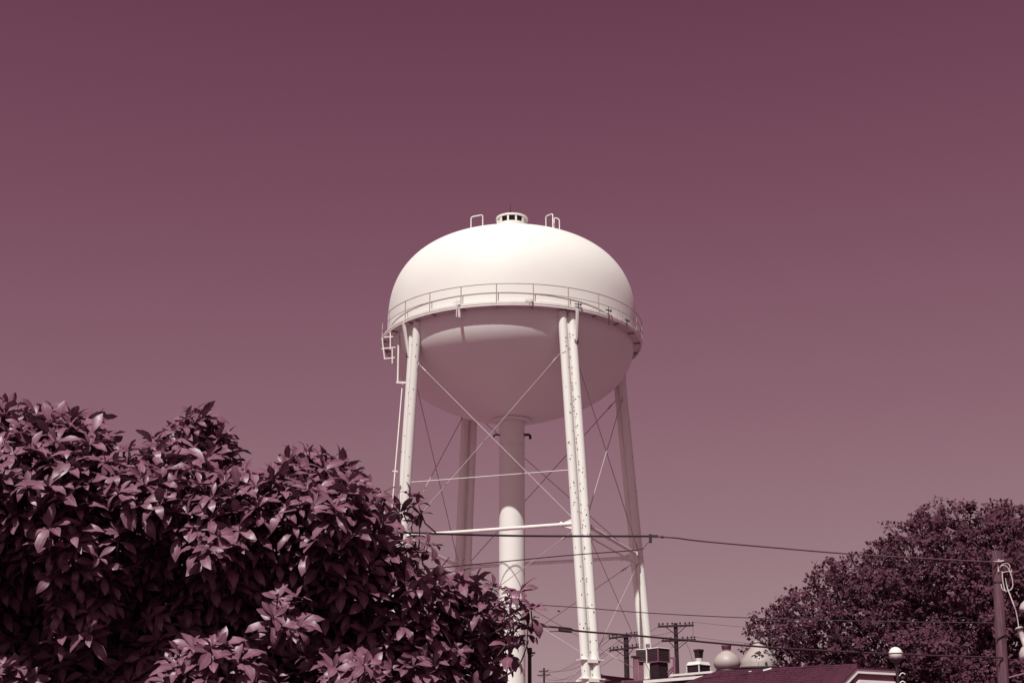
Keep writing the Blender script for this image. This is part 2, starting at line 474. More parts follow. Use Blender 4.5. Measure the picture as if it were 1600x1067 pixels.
m.build('drop_pipe', M_white, tower)
D1 = TY + 2.4
m = MB().tube([T(977, 573, D1), T(976.5, 640, D1)], .05, 8)
m.tube([T(976, 577, D1), T(968, 590, D1)], .03, 6)
m.bar(T(973, 617, D1), T(980, 617, D1), .08, .08).box(T(976, 638, D1), (.14, .14, .16))
m.build('hanging_conduit', M_rod, tower)

# ------------------------------------------------------------------ shop with the shingle roof
def ridge_pts():
    a = at(1120, 1046.5, 50.3); b = at(1334, 1037.5, 48.0)
    z = (a.z + b.z) / 2; a.z = z; b.z = z
    return a, b
RA, RB = ridge_pts()
rd = (RB - RA); rd.z = 0; rd.normalize()
fr = Vector((rd.y, -rd.x, 0))                # towards the street
if fr.y > 0: fr = -fr
ROOF_T = math.tan(R(27))
def slope(u, v):                              # u along the ridge from RA, v out from the ridge
    return RA + rd * u + fr * v + Vector((0, 0, -v * ROOF_T))
LR = (RB - RA).length
shop = thing('shop_building', 'low shop with a dark shingle roof and a white corniced front wing', 'building', (RA.x + 3, RA.y - 1, 0))
EV = 4.2
base = MB()
corners = [slope(-4.4, EV), slope(LR + 1.3, EV), slope(LR + .1, 0), slope(0, 0)]
th = Vector((0, 0, -.12))
base.add([c + th for c in corners] + corners, [(0, 1, 2, 3), (4, 5, 6, 7), (0, 1, 5, 4), (1, 2, 6, 5), (2, 3, 7, 6), (3, 0, 4, 7)])
back = [slope(0, 0), slope(LR + .1, 0), slope(LR + .1, 0) - fr * EV * 1 + Vector((0, 0, -EV * ROOF_T)), slope(-4.4, 0) - fr * EV + Vector((0, 0, -EV * ROOF_T))]
base.add([c + th for c in back] + back, [(0, 1, 2, 3), (4, 5, 6, 7), (0, 1, 5, 4), (1, 2, 6, 5), (2, 3, 7, 6), (3, 0, 4, 7)])
hip = [slope(0, 0), slope(-4.4, EV), slope(-4.4, 0) - fr * EV + Vector((0, 0, -EV * ROOF_T))]
base.add([c + th for c in hip] + hip, [(0, 1, 2), (3, 4, 5), (0, 1, 4, 3), (1, 2, 5, 4), (2, 0, 3, 5)])
roofo = base.build('roof', M_roof, shop)
# shingle courses lapped over the front slope, each row split into tabs
sh = MB()
rows = 30
for i in range(rows):
    v0, v1 = EV * i / rows, EV * (i + 1) / rows + .03
    u0 = -4.4 * (v0 / EV) + .05; u1 = LR + .1 + 1.2 * v0 / EV - .36
    u = u0 + rng.uniform(0, .3)
    while u < u1:
        w = rng.uniform(.26, .36)
        nrm = Vector((0, 0, 1))
        lo = .022 + rng.uniform(0, .012)
        a, b, c, d = slope(u, v0) + nrm * .004, slope(u + w - .012, v0) + nrm * .004, slope(u + w - .012, v1) + nrm * lo, slope(u, v1) + nrm * lo
        e, f = slope(u + w - .012, v1) + nrm * .003, slope(u, v1) + nrm * .003
        sh.add([a, b, c, d, e, f], [(0, 1, 2, 3), (3, 2, 4, 5)])
        u += w
sho = sh.build('shingle', M_roof, roofo); sho['kind'] = 'stuff'
# walls under the roof
z1 = slope(0, EV).z - .05
wl = MB()
wc = [slope(-4.0, EV - .5), slope(LR + .9, EV - .5), slope(LR - .1, 0) - fr * (EV - .5), slope(-4.0, 0) - fr * (EV - .5)]
for i in range(4):
    a, b = wc[i].copy(), wc[(i + 1) % 4].copy(); a.z = b.z = 0
    wl.add([a, b, b + Vector((0, 0, z1)), a + Vector((0, 0, z1))], [(0, 1, 2, 3)])
wl.build('wall', M_wall, shop)
# front wing with clipped white gable
WD = 46.6
wp = at(1332, 1043, WD)                       # top left of the clipped gable
we = at(1396, 1050.0, WD + .7)
wdir = Vector((we.x - wp.x, we.y - wp.y, 0)); wlen = wdir.length; wdir.normalize()
wn_ = Vector((wdir.y, -wdir.x, 0))
if wn_.y > 0: wn_ = -wn_
def W(u, z, o=0.0): return wp + wdir * u + Vector((0, 0, z)) + wn_ * o
def band(o, up, dn, ins):
    """an L shaped cornice band following the rake and the level top"""
    L = 3.2
    pts_o = [W(-L - up * .4, -L * .80 + up, o), W(-up * .4, up, o), W(wlen - ins, up, o)]
    pts_i = [W(wlen - ins, dn, o), W(-dn * .4, dn, o), W(-L - dn * .4, -L * .80 + dn, o)]
    return pts_o + pts_i
wing = MB()
wing.poly([W(-3.4, -wp.z), W(-3.4, -3.4 * .8 - .35), W(-.05, -.32), W(wlen - .12, -.32), W(wlen - .12, -wp.z)], .25, -wn_)
wing.build('wing_wall', M_wall, shop)
MB().poly(band(.18, -.04, -.17, 0), .42, -wn_).build('cornice_moulding', M_trim, shop)
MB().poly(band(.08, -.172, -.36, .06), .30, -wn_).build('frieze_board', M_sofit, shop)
MB().poly(band(.13, -.362, -.45, .06), .34, -wn_).build('cornice_moulding', M_trim, shop)
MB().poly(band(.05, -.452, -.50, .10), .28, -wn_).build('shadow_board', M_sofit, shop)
# wing roof running back to the main roof
top = [W(-3.4, -3.4 * .8, .22), W(0, 0, .22), W(wlen, 0, .22)]
bk = [p - wn_ * 5.0 for p in top]
MB().add(top + bk + [p + Vector((0, 0, -.035)) for p in top + bk], [(0, 1, 4, 3), (1, 2, 5, 4), (6, 7, 10, 9), (7, 8, 11, 10), (0, 1, 7, 6), (1, 2, 8, 7), (2, 5, 11, 8), (0, 3, 9, 6)]).build('wing_roof', M_roof, shop)
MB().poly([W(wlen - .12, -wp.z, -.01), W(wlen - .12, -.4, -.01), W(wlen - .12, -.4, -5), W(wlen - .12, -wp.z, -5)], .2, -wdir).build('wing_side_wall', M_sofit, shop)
# bits of flashing on the ridge
MB().bar(at(1192, 1047, 49.2), at(1205, 1043.5, 49.2), .08, .05).build('ridge_flashing', M_trim, shop)
MB().box(at(1172, 1049, 49.5), (.10, .08, .05)).build('ridge_flashing', M_trim, shop)

# ------------------------------------------------------------------ flat roofed store behind, white parapet coping
store = thing('store_building', 'flat roofed store with two stepped white parapet copings behind the shingle roof', 'building', (6, 62, 0))
def band_bar(p, q, h, w): return MB().bar(p, q, w, h)
A0, A1 = at(1008, 1065.0, 53.6), at(1113, 1056.5, 51.6)
A0.z = A1.z = (A0.z + A1.z) / 2
B0, B1 = at(1049, 1055.0, 55.6), at(1116, 1049.5, 54.2)
B0.z = B1.z = (B0.z + B1.z) / 2
band_bar(A0, A1, .10, .2).build('parapet_coping', M_trim, store)
band_bar(B0, B1, .075, .2).build('parapet_coping', M_trim, store)
dA = (A1 - A0); dA.z = 0; dA.normalize(); nA = Vector((-dA.y, dA.x, 0))
if nA.y < 0: nA = -nA
m = MB()
m.poly([Vector((A0.x - 2, A0.y, 0)) - dA * 0 + nA * .1, Vector((A1.x, A1.y, 0)) + nA * .1, A1 + nA * .1 - Vector((0, 0, .07)), A0 + nA * .1 - Vector((0, 0, .07))], 14, nA)
m.build('wall', M_roof2, store)
m = MB().poly([B0 - dA * 6 + nA * .12 - Vector((0, 0, 1.2)), B1 + nA * .12 - Vector((0, 0, 1.2)), B1 + nA * .12 - Vector((0, 0, .05)), B0 - dA * .0 + nA * .12 - Vector((0, 0, .05)), B0 - dA * 6 + nA * .12 - Vector((0, 0, .14))], 10, nA)
m.build('upper_wall', M_roof2, store)
ZR = B0.z - .05                                # its roof level

def cooler(px0, px1, py_top, py_bot, D, label, rot, frame, cap=True, split=.3):
    c0 = at(px0, py_bot, D); c1 = at(px1, py_top, D)
    w = c1.x - c0.x; h = c1.z - c0.z
    e = thing('rooftop_cooler', label, 'air cooler', ((c0.x + c1.x) / 2, D + w / 2, c0.z))
    o = e.location
    rz = Matrix.Rotation(R(rot), 3, 'Z')
    s = w / (abs(math.cos(R(rot))) + abs(math.sin(R(rot))))
    MB().box(o + Vector((0, 0, h / 2)), (s * .94, s * .94, h * .92), rz).build('louvre_panel', M_void, e)
    for sx in (-1, 1):
        for sy in (-1, 1):
            MB().box(o + rz @ Vector((sx * s * .475, sy * s * .475, 0)) + Vector((0, 0, h / 2)), (s * .055, s * .055, h), rz).build('corner_post', frame, e)
    MB().box(o + Vector((0, 0, h)), (s * 1.04, s * 1.04, h * .07), rz).build('lid', M_trim if cap else M_void, e)
    MB().box(o + Vector((0, 0, h * .02)), (s * 1.0, s * 1.0, h * .08), rz).build('tray', M_mauve, e)
    for i in range(7):
        MB().box(o + Vector((0, 0, h * (.14 + .11 * i))), (s * .965, s * .965, h * .02), rz).build('slat', M_dark, e)
    return e, o, s, h
e, o, s, h = cooler(1013, 1048, 1011, 1033, 60, 'tall louvred rooftop cooler on a stand beside the leg of the tower', 38, M_mauve)
MB().box(o + Vector((0, 0, -.40)), (s * .80, s * .80, .74), Matrix.Rotation(R(38), 3, 'Z')).build('stand', M_dark, e)
MB().bar(at(1043, 1050, 59.7), at(1053, 1040, 59.5), .05, .05).bar(at(1044, 1055, 59.7), at(1053, 1044, 59.5), .05, .05).tube([at(1053.5, 1027, 59.5), at(1054, 1058, 59.5)], .06, 8).box(at(1051, 1027.5, 59.5), (.2, .1, .06)).build('water_pipe', M_mauve, e)
MB().box(o + Vector((-.42, 0, h + .12)), (.16, .1, .14)).build('lid_fitting', M_mauve, e)
e, o, s, h = cooler(1075, 1113, 1037, 1051, 61, 'squat pale lidded rooftop cooler standing beneath the tapered vent', 40, M_white)
pl = MB().lathe([(s * .70, h), (s * .60, h + .13), (s * .2, h + .15)], o, 4, False)
pl.build('sloped_lid', M_trim, e)
e = thing('roof_vent', 'small dark tapered vent cap standing above the squat rooftop cooler', 'vent', at(1092, 1028, 62.2))
o = Vector(e.location)
m = MB().lathe([(.16, 0), (.19, .26), (.215, .27), (.22, .36), (.0, .37)], o, 4, False); m.build('cap', M_dark, e)
MB().lathe([(.15, -1.2), (.15, .0)], o, 12).build('pipe', M_wall, e)
e = thing('roof_duct', 'mauve roof duct with a flat cap partly behind the rear tower leg', 'duct', at(994, 1062, 60.5))
o = Vector(e.location)
MB().box(o + Vector((0, 0, .35)), (.19, .3, 1.1)).build('shaft', M_mauve, e)
MB().box(o + Vector((0, 0, .92)), (.36, .42, .05)).build('cap', M_dark, e)
e, o, s, h = cooler(995.5, 1009, 1014, 1033, 61.5, 'narrow dark rooftop cooler half hidden behind the rear tower leg', 0, M_void)
MB().box(o + Vector((0, 0, -.45)), (s * .5, s * .5, .9)).build('stand', M_mauve, e)

# ------------------------------------------------------------------ domes
def dome(px, py, D, prof, k, label, name):
    e = thing(name, label, 'dome', at(px, py, D))
    o = Vector(e.location)
    for nm, pr, mt, n in prof:
        ob = MB().lathe([(r * k, z * k) for r, z in pr], o, n).build(nm, mt, e)
    return e, o
e, o = dome(1136.5, 1045.5, 58, [
    ('shell', [(.60, 0), (.72, .10), (.80, .30), (.79, .45), (.73, .62), (.60, .80), (.44, .94), (.30, 1.03), (.27, 1.06)], M_dome, 32),
    ('neck', [(.27, 1.05), (.25, 1.10), (.25, 1.20), (.28, 1.21), (.28, 1.34), (.30, 1.36), (.30, 1.42), (.0, 1.43)], M_mauve, 20),
    ('base_drum', [(.62, 0), (.70, -.06), (.70, -3.2)], M_dark, 32)], .655, 'round pale ball shaped dome with a dark capped neck behind the roof', 'ball_dome')
e, o = dome(1187, 1042, 61, [
    ('shell', [(1.06, -.05), (1.06, .22), (1.02, .36), (.86, .60), (.66, .86), (.48, 1.08), (.34, 1.22), (.27, 1.30), (.26, 1.34)], M_dome, 14),
    ('finial', [(.26, 1.34), (.31, 1.36), (.29, 1.41), (.19, 1.47), (.10, 1.58), (.06, 1.72), (.07, 1.80), (.17, 1.95), (.18, 1.99), (.10, 2.03), (.05, 2.12), (.0, 2.17)], M_dome, 20),
    ('base_eave', [(1.00, -.05), (1.42, -.06), (1.50, -.14), (1.42, -.20), (1.0, -.22), (1.0, -2.8)], M_dark, 40)], .72, 'pale ribbed onion dome with a pointed finial beside the maple', 'onion_dome')
dk = thing('hall_building', 'dark walled hall carrying two pale domes behind the shingle roof', 'building', (12, 66, 0))
MB().box((11.6, 64, 2.7), (13, 12, 5.4)).build('wall', M_roof2, dk)
MB().box((11.6, 64, 5.45), (13.4, 12.4, .12)).build('roof', M_roof2, dk)

# ------------------------------------------------------------------ small house at lower left of the tower leg
hs = thing('gabled_house', 'low dark roofed house with a white rake board behind the front tower leg', 'house', (5, 86, 0))
pk = at(938, 1053.5, 84); lz = at(938, 1085, 84).z
le = at(888, 1082, 84); re_ = at(985, 1060, 86)
m = MB()
bk1 = pk + Vector((6.5, 5.5, -.12)); 
f0 = Vector((pk.x - 1.5, pk.y, pk.z - 1.4)); f1 = Vector((pk.x + 1.5, pk.y - 1.2, pk.z - 1.4))
dback = Vector((5.0, 5.6, 0))
m.add([pk, f0, f0 + dback, pk + dback, f1, f1 + dback], [(0, 1, 2, 3), (0, 3, 5, 4), (0, 4, 1)])
m.build('roof', M_roof2, hs)
MB().bar(at(901, 1066, 83.2), at(912, 1055.5, 83.5), .12, .14).build('rake_board', M_trim, hs)
MB().bar(at(912, 1055.5, 83.5), at(940, 1053.3, 84.1), .10, .06).build('ridge_cap', M_void, hs)
a0, a1 = at(835, 1066, 79.5), at(1020, 1061.5, 77.5)
a0.z = a1.z = (a0.z + a1.z) / 2
m = MB().poly([a0, a1, a1 + Vector((.2, -3.0, -1.3)), a0 + Vector((-.2, -3.0, -1.3))], .12, (0, 0, -1))
m.build('porch_roof', M_roof2, hs)
MB().poly([Vector((a0.x, a0.y - .3, 0)), Vector((a1.x, a1.y - .3, 0)), a1 + Vector((0, -.3, -.3)), a0 + Vector((0, -.3, -.3))], 10, (0, 1, 0)).build('wall', M_wall, hs)

# ------------------------------------------------------------------ utility poles with cross arms
def xpole(px, top, D, arms, label, dia, arm_px, tilt):
    t = at(px, top, D)
    e = thing('utility_pole', label, 'utility pole', (t.x, D, 0), 'distant utility poles with cross arms')
    lean = .012 * rng.uniform(-1, 1)
    MB().tube([(t.x, D, 0), (t.x, D, t.z)], [dia * .62, dia * .45], 10).build('pole', M_farpole, e)
    res = []
    for (apy, x0, x1) in arms:
        l, r = at(x0, apy + tilt, D - dia * .5), at(x1, apy - tilt, D - dia * .5)
        l.y -= .0
        arm = MB().bar(l, r, .11, .13).build('crossarm', M_farpole, e)
        d = (r - l)
        pins = []
        for f in (.03, .14, .27, .40, .62, .76, .88, .97):
            q = l + d * f
            MB().lathe([(.022, .06), (.022, .12), (.05, .13), (.065, .18), (.045, .24), (.0, .25)], q, 8).build('insulator', M_dark, arm)
            pins.append(q + Vector((0, 0, .22)))
        mid = (l + r) / 2
        for s_ in (-.30, .30):
            MB().bar(l + d * (.5 + s_), Vector((t.x, D - dia * .5, mid.z - .62)), .035, .05).build('arm_brace', M_farpole, arm)
        res.append(pins)
    return e, res
pb, pinsB = xpole(1055.5, 973, 100, [(977.5, 1028, 1084), (1000, 1034, 1087)], 'tall dark utility pole with two cross arms right of the rear tower leg', .30, 0, 1.0)
pc, pinsC = xpole(978, 990, 104, [(994, 951, 997), (1013, 952, 1000)], 'dark utility pole with two cross arms between the tower legs', .38, 0, 3.0)
pd, pinsD = xpole(850, 1043, 260, [(1048.5, 842, 857), (1054.5, 839.5, 860)], 'farthest tiny utility pole with short cross arms beside the shrub', .34, 0, 0.6)
# little near post with a side bracket
t = at(827.5, 1014, 80)
e = thing('service_post', 'dark slim service post with a side bracket next to the riser foot', 'post', (t.x, 80, 0))
MB().tube([(t.x, 80, 0), (t.x, 80, t.z)], [.13, .10], 10).build('pole', M_farpole, e)
MB().box((t.x, 79.9, t.z - .05), (.26, .22, .24)).build('cap_block', M_farpole, e)
MB().bar((t.x, 79.85, t.z - .22), (t.x + .30, 79.85, t.z - .20), .09, .10).bar((t.x, 79.85, t.z - .45), (t.x + .20, 79.85, t.z - .30), .05, .06).build('side_bracket', M_farpole, e)

# ------------------------------------------------------------------ near wooden pole with wire loops
DP = 45.0
pt = at(1557, 861, DP); pbm = at(1567.5, 1067, DP)
k = pt.z / (pt.z - pbm.z)
p0 = pt + (pbm - pt) * k
pole = thing('wooden_pole', 'weathered grey wooden pole with looped service wires at its top', 'utility pole', (p0.x, p0.y, 0))
dv = (pt - p0)
polem = MB().tube([p0 + dv * f for f in (0, .25, .5, .75, .97, 1)], [.205, .19, .175, .162, .150, .143], 24).build('pole', M_pole, pole)
MB().tube([p0 + dv * .895, p0 + dv * .902], .160, 20).build('steel_band', M_dark, pole)
MB().tube([p0 + dv * .725 + Vector((-.2, -.12, -.05)), p0 + dv * .725 + Vector((-.05, -.19, .04)), p0 + dv * .73 + Vector((.12, -.17, .08))], .022, 6).build('cable_clip', M_dark, pole)
PL = DP - .2
def loop_pts(pts, D): return [at(x, y, D + (i % 3) * .02) for i, (x, y) in enumerate(pts)]
def smooth(pts, n=6):
    out = []
    P = [Vector(p) for p in pts]
    for i in range(len(P) - 1):
        a, b, c, d = P[max(i - 1, 0)], P[i], P[i + 1], P[min(i + 2, len(P) - 1)]
        for j in range(n):
            t_ = j / n
            out.append(.5 * ((2 * b) + (c - a) * t_ + (2 * a - 5 * b + 4 * c - d) * t_ ** 2 + (3 * b - a - 3 * c + d) * t_ ** 3))
    out.append(P[-1]); return out
M_loop = mat('pale_cable', (.60, .50, .50), rough=.5, var=.15, scale=8)
MB().tube(smooth(loop_pts([(1563, 884), (1570, 883), (1576, 889), (1581, 902), (1582.5, 915), (1579, 921), (1572, 923), (1566, 920), (1564, 912)], PL)), .016, 6).build('wire_loop', M_loop, pole)
MB().tube(smooth(loop_pts([(1562, 886), (1567, 881), (1574, 880), (1578, 884), (1577.5, 889), (1581, 891), (1580, 894)], PL)), .012, 6).build('wire_loop', M_loop, pole)
MB().tube(smooth(loop_pts([(1561, 873), (1559, 880), (1560, 890), (1560, 893)], PL)), .022, 6).build('wire_loop', M_loop, pole)
MB().tube(smooth(loop_pts([(1566, 892), (1566.5, 905), (1569, 918), (1570.5, 922)], PL)), .02, 6).build('wire_loop', M_loop, pole)
MB().tube(smooth(loop_pts([(1565, 895), (1572, 893), (1579, 892)], PL)), .014, 6).build('wire_loop', M_loop, pole)
MB().bar(at(1551, 878, PL), at(1568, 875.5, PL), .05, .045).build('dead_end_clamp', M_loop, pole)

# hanging lamps to its right
def lampbell(px, py, axis, label, sk, D, neck=True):
    o = at(px, py, D); ax = Vector(axis).normalized()
    e = thing('hanging_lamp', label, 'lamp', o)
    if neck:
        MB().lathe([(.0, -.02), (.10, -.02), (.13, .01), (.10, .05), (.085, .06), (.085, .52), (.095, .53), (.095, .56)], o, 18, True, ax).build('socket', M_lamp, e)
        MB().lathe([(.11, .02), (.15, .06), (.14, .09), (.10, .09)], o, 18, True, ax).build('clamp_ring', M_dark, e)
    b0 = .56
    MB().lathe([(.08, b0), (.16 * sk, b0 + .03), (.27 * sk, b0 + .16), (.31 * sk, b0 + .30), (.30 * sk, b0 + .40), (.285 * sk, b0 + .40), (.295 * sk, b0 + .30), (.25 * sk, b0 + .16), (.14 * sk, b0 + .05), (.0, b0 + .04)], o, 28, True, ax).build('reflector', M_lamp, e)
    MB().lathe([(.09, b0 + .05), (.14, b0 + .2), (.13, b0 + .42), (.0, b0 + .5)], o, 16, True, ax).build('bulb', M_globe, e)
    return e, o
DL = 44.4
le_, lo = lampbell(1592, 981, (.20, -.25, -1), 'pale bell shaped lamp hanging on a wire right of the wooden pole', 1.0, DL)
le2, lo2 = lampbell(1612, 908, (-.15, .1, -1), 'second pale bell lamp only just entering at the right of the wooden pole', 1.0, DL + 1.5)
MB().tube(smooth([at(1571, 903, PL), at(1574, 918, PL), at(1583, 942, DL), at(1588, 957, DL), at(1592, 981, DL)]), .016, 6).build('hanger_wire', M_loop, le_)
# mast arm that carries the lamps, beyond the frame
ma = MB().tube([p0 + dv * .60, p0 + dv * .60 + Vector((1.6, -.3, .4)), Vector((lo2.x + .6, DL + .6, lo2.z + .25)), Vector((lo2.x + .02, DL + 1.5, lo2.z + .06))], .03, 8).build('mast_arm', M_mauve, pole)

# ------------------------------------------------------------------ globe street lamp
DG = 40.0
gc = at(1399.5, 1021, DG)
gl = thing('globe_lamp', 'white globe street lamp on a dark slim post by the shop gable', 'street lamp', (gc.x, DG, 0))
MB().lathe([(max(.001, .183 * math.sin(PI * i / 20)), .183 * math.cos(PI * i / 20)) for i in range(18)], gc, 32).build('globe', M_globe, gl)
MB().lathe([(.186, .012), (.190, .0), (.186, -.014)], gc, 32).build('globe_seam', M_dark, gl)
MB().lathe([(.135, -.128), (.165, -.115), (.165, -.15), (.10, -.22), (.06, -.25), (.05, -.35)], gc, 24).build('fitter', M_dark, gl)
MB().lathe([(.11, -gc.z), (.11, -gc.z + .9), (.055, -gc.z + 1.0), (.045, -.3)], gc, 14).build('post', M_dark, gl)
for z in (1053, 1066):
    q = at(1403, z, DG)
    MB().tube(smooth([q, q + Vector((.03, -.02, -.04)), q + Vector((.07, -.02, .01)), q + Vector((.13, -.02, .035)), q + Vector((.19, -.02, .0))]), .014, 6).build('scroll_bracket', M_white, gl)

# ------------------------------------------------------------------ overhead lines
def cable(name, pts, r, label, mtl=M_cable, group=None):
    o = MB().tube(smooth(pts, 8), r, 6).build(name, mtl)
    tag(o, label, 'cable', group)
    return o
DC = 38.0
clampP = at(1015, 837.5, DC)
cable('service_cable', [at(-350, 812, 33), at(150, 815, 34), at(653, 832.5, 36), at(814, 836.8, 37), clampP], .029, 'thick dark cable crossing in front of the tower struts to the splice clamp')
cable('service_cable', [clampP, at(1055, 840, DC + .3), at(1095, 845, DC + .8), at(1200, 854.5, DC + 2.2), at(1355, 867, DC + 4.3), at(1562, 878.3, DP - .2)], .022, 'overhead cable running from the splice clamp to the wooden pole top', M_strand)
cl = thing('splice_clamp', 'small dark splice clamp where the overhead cables meet', 'clamp', clampP)
MB().box(clampP + Vector((.02, 0, -.06)), (.07, .08, .22)).box(clampP + Vector((.12, 0, 0)), (.2, .07, .06)).tube([clampP + Vector((.3, 0, -.02)), clampP + Vector((.36, 0, -.02))], .035, 8).build('body', M_dark, cl)
MB().tube([clampP + Vector((0, 0, -.12)), at(1005, 856, DC)], .008, 5).build('jumper', M_cable, cl)
cable('drop_wire', [at(1006, 856.5, DC), at(983, 860, DC - .1), at(880, 868, DC - 1), at(735, 882, DC - 2), at(620, 892, DC - 3), at(100, 930, DC - 5)], .014, 'thin dark drop wire running left from the splice clamp behind the riser')
cable('telephone_line', [at(-300, 930, 36), at(300, 950, 38), at(832, 977, 41), at(905, 985.5, 41.5), at(1010, 994, 42), at(1190, 1010, 43), at(1400, 1021.5, 44), at(1567, 1027, DP - .2)], .030, 'lowest dark telephone line crossing behind the shrub, globe lamp and wooden pole')
m = MB().tube([at(858, 986.5, 41.2), at(872, 985.6, 41.3), at(880, 984, 41.3)], .012, 6).tube([at(873, 984, 41.3), at(893, 986, 41.4)], .045, 8)
o = m.build('cable_splice', M_cable); tag(o, 'dark spliced sleeve with a loose tail on the lowest line', 'cable splice')
cable('overhead_wire', [at(-300, 905, 52), at(400, 925, 51), at(836, 944.5, 50), at(1010, 957, 49), at(1175, 965, 48), at(1350, 970, 47), at(1564, 973, DP + .0)], .016, 'thin overhead wire passing between the tower legs into the maple leaves')
cable('overhead_wire', [at(1430, 1045.5, 42), at(1490, 1041, 43), at(1566, 1030, DP - .1)], .012, 'short faint wire rising from the globe lamp to the wooden pole')
wg = 'faint lines strung between the distant poles'
def span(a, b, sag, lab, r=.012):
    mid = (a + b) / 2 - Vector((0, 0, sag))
    cable('line_wire', [a, (a * 3 + b) / 4 - Vector((0, 0, sag * .75)), mid, (a + b * 3) / 4 - Vector((0, 0, sag * .75)), b], r, lab, M_wireD, wg)
M_wireD = mat('weathered_line_wire', (.10, .05, .068), rough=.6, var=.2, scale=1)
ARMN = ('upper', 'lower')
for arm, n, w_, sg in ((0, 0, 'leftmost', 1.2), (0, 2, 'inner left', 1.2), (0, 5, 'inner right', 1.2), (0, 7, 'rightmost', 1.2), (1, 0, 'leftmost', 1.6), (1, 2, 'inner left', 1.6), (1, 5, 'inner right', 1.6)):
    span(pinsC[arm][n], pinsD[arm][n], sg, 'faint wire from the %s insulator of the %s arm to the farthest pole' % (w_, ARMN[arm]), .014)
for n, w_ in ((1, 'left'), (6, 'right')):
    for arm in (0, 1):
        span(pinsC[arm][n], pinsB[arm][n], .5 + .1 * arm, 'faint wire joining the %s halves of the two poles, on their %s cross arms' % (w_, ARMN[arm]))
for arm, n, py, w_ in ((0, 7, 985, 'upper arm tip'), (1, 6, 1014, 'lower arm right half'), (1, 3, 1022, 'lower arm left half')):
    span(pinsB[arm][n], at(1330, py, 92), .15, 'faint wire from the tall pole, %s, towards the maple' % w_, .013)
q = pinsB[0][7]
MB().tube(smooth([q, q + Vector((.02, 0, -.5)), q + Vector((-.02, 0, -1.0))]), .012, 5).build('drop_lead', M_cable, pb)
MB().tube(smooth([pinsB[1][4], pinsB[1][4] + Vector((.5, -.1, -1.2)), pinsB[1][4] + Vector((.8, 0, -3.5))]), .012, 5).build('drop_lead', M_cable, pb)

# tiny bird in the air
b0 = at(873, 955, 62)
m = MB().tube([b0 + .55 * Vector((-.14, 0, 0)), b0 + .55 * Vector((-.06, 0, .02)), b0 + .55 * Vector((.04, 0, .025)), b0 + .55 * Vector((.10, 0, .02)), b0 + .55 * Vector((.14, 0, .02))], [.006, .02, .024, .016, .004], 8)
for s_ in (-1, 1):
    m.add([b0 + .55 * Vector((.06, 0, .04)), b0 + .55 * Vector((-.05, 0, .04)), b0 + .55 * Vector((-.05, s_ * .16, .09)), b0 + .55 * Vector((.02, s_ * .17, .09))], [(0, 1, 2, 3)])
o = m.build('bird', M_bird); tag(o, 'tiny dark bird in the air between riser and front tower leg', 'bird')

# ------------------------------------------------------------------ foliage tools
nr = np.random.default_rng(5)

def leaf_arrays(L, Wd, bend, fold, nseg=5, twist=0.0, wave=0.0):
    """local leaf: x along the midrib, z the upper face; returns verts and quads"""
    prof = [0.12, .50, .86, 1.0, .74, 0.06] if nseg == 5 else [.1, 1.0, .05]
    vs = []; ang = 0; x = z = 0.0
    for i in range(nseg + 1):
        w = Wd * .5 * prof[i]
        for s in (-1, 0, 1):
            lift = abs(s) * w * fold
            tw_ = twist * i / nseg; yy = s * w; zz = lift + wave * w * math.sin(i * 2.1 + s)
            vs.append((x, yy * math.cos(tw_) - zz * math.sin(tw_) + .12 * twist * x * i / nseg, z + yy * math.sin(tw_) + zz * math.cos(tw_)))
        ang -= bend / nseg
        x += L / nseg * math.cos(ang); z += L / nseg * math.sin(ang)
    fs = []
    for i in range(nseg):
        for s in range(2):
            a = i * 3 + s
            fs.append((a, a + 3, a + 4, a + 1))
    return np.array(vs), np.array(fs)

def scatter(name, variants, frames, ids, material, parent, kind='stuff'):
    """one mesh holding many oriented copies of leaf variants"""
    V = []; F = []; off = 0
    org = np.array(world_origin(parent)) if parent is not None else np.zeros(3)
    for vi, (lv, lf) in enumerate(variants):
        sel = frames[ids == vi]
        if len(sel) == 0: continue
        P = np.einsum('nij,kj->nki', sel[:, :, :3], lv) + sel[:, None, :, 3] - org
        n = len(sel); k = len(lv)
        F.append((lf[None] + (np.arange(n) * k)[:, None, None]).reshape(-1, 4) + off)
        V.append(P.reshape(-1, 3)); off += n * k
    V = np.concatenate(V); F = np.concatenate(F)
    me = bpy.data.meshes.new(name)
    me.vertices.add(len(V)); me.vertices.foreach_set('co', V.ravel().astype(np.float32))
    me.loops.add(F.size); me.loops.foreach_set('vertex_index', F.ravel().astype(np.int32))
    me.polygons.add(len(F)); me.polygons.foreach_set('loop_start', (np.arange(len(F)) * 4).astype(np.int32))
    me.polygons.foreach_set('use_smooth', np.ones(len(F), bool))
    me.update(calc_edges=True)
    at_ = me.attributes.new('rib', 'FLOAT', 'POINT')
    at_.data.foreach_set('value', (np.arange(len(V)) % 3 == 1).astype(np.float32))
    me.materials.append(material)
    o = bpy.data.objects.new(name, me); col.objects.link(o)
    if parent is not None: o.parent = parent
    if kind: o['kind'] = kind
    return o

def frame_from(dirv, nrm, pos, scale):
    d = dirv / np.linalg.norm(dirv); n = nrm - d * nrm.dot(d); n /= np.linalg.norm(n)
    s = np.cross(n, d)
    M = np.zeros((3, 4)); M[:, 0] = d * scale; M[:, 1] = s * scale; M[:, 2] = n * scale; M[:, 3] = pos
    return M

def in_poly(x, z, poly):
    inside = np.zeros(np.shape(x), bool); n = len(poly)
    for i in range(n):
        x0, z0 = poly[i]; x1, z1 = poly[(i + 1) % n]
        c = ((z0 > z) != (z1 > z)) & (x < (x1 - x0) * (z - z0) / (z1 - z0 + 1e-12) + x0)
        inside ^= c
    return inside

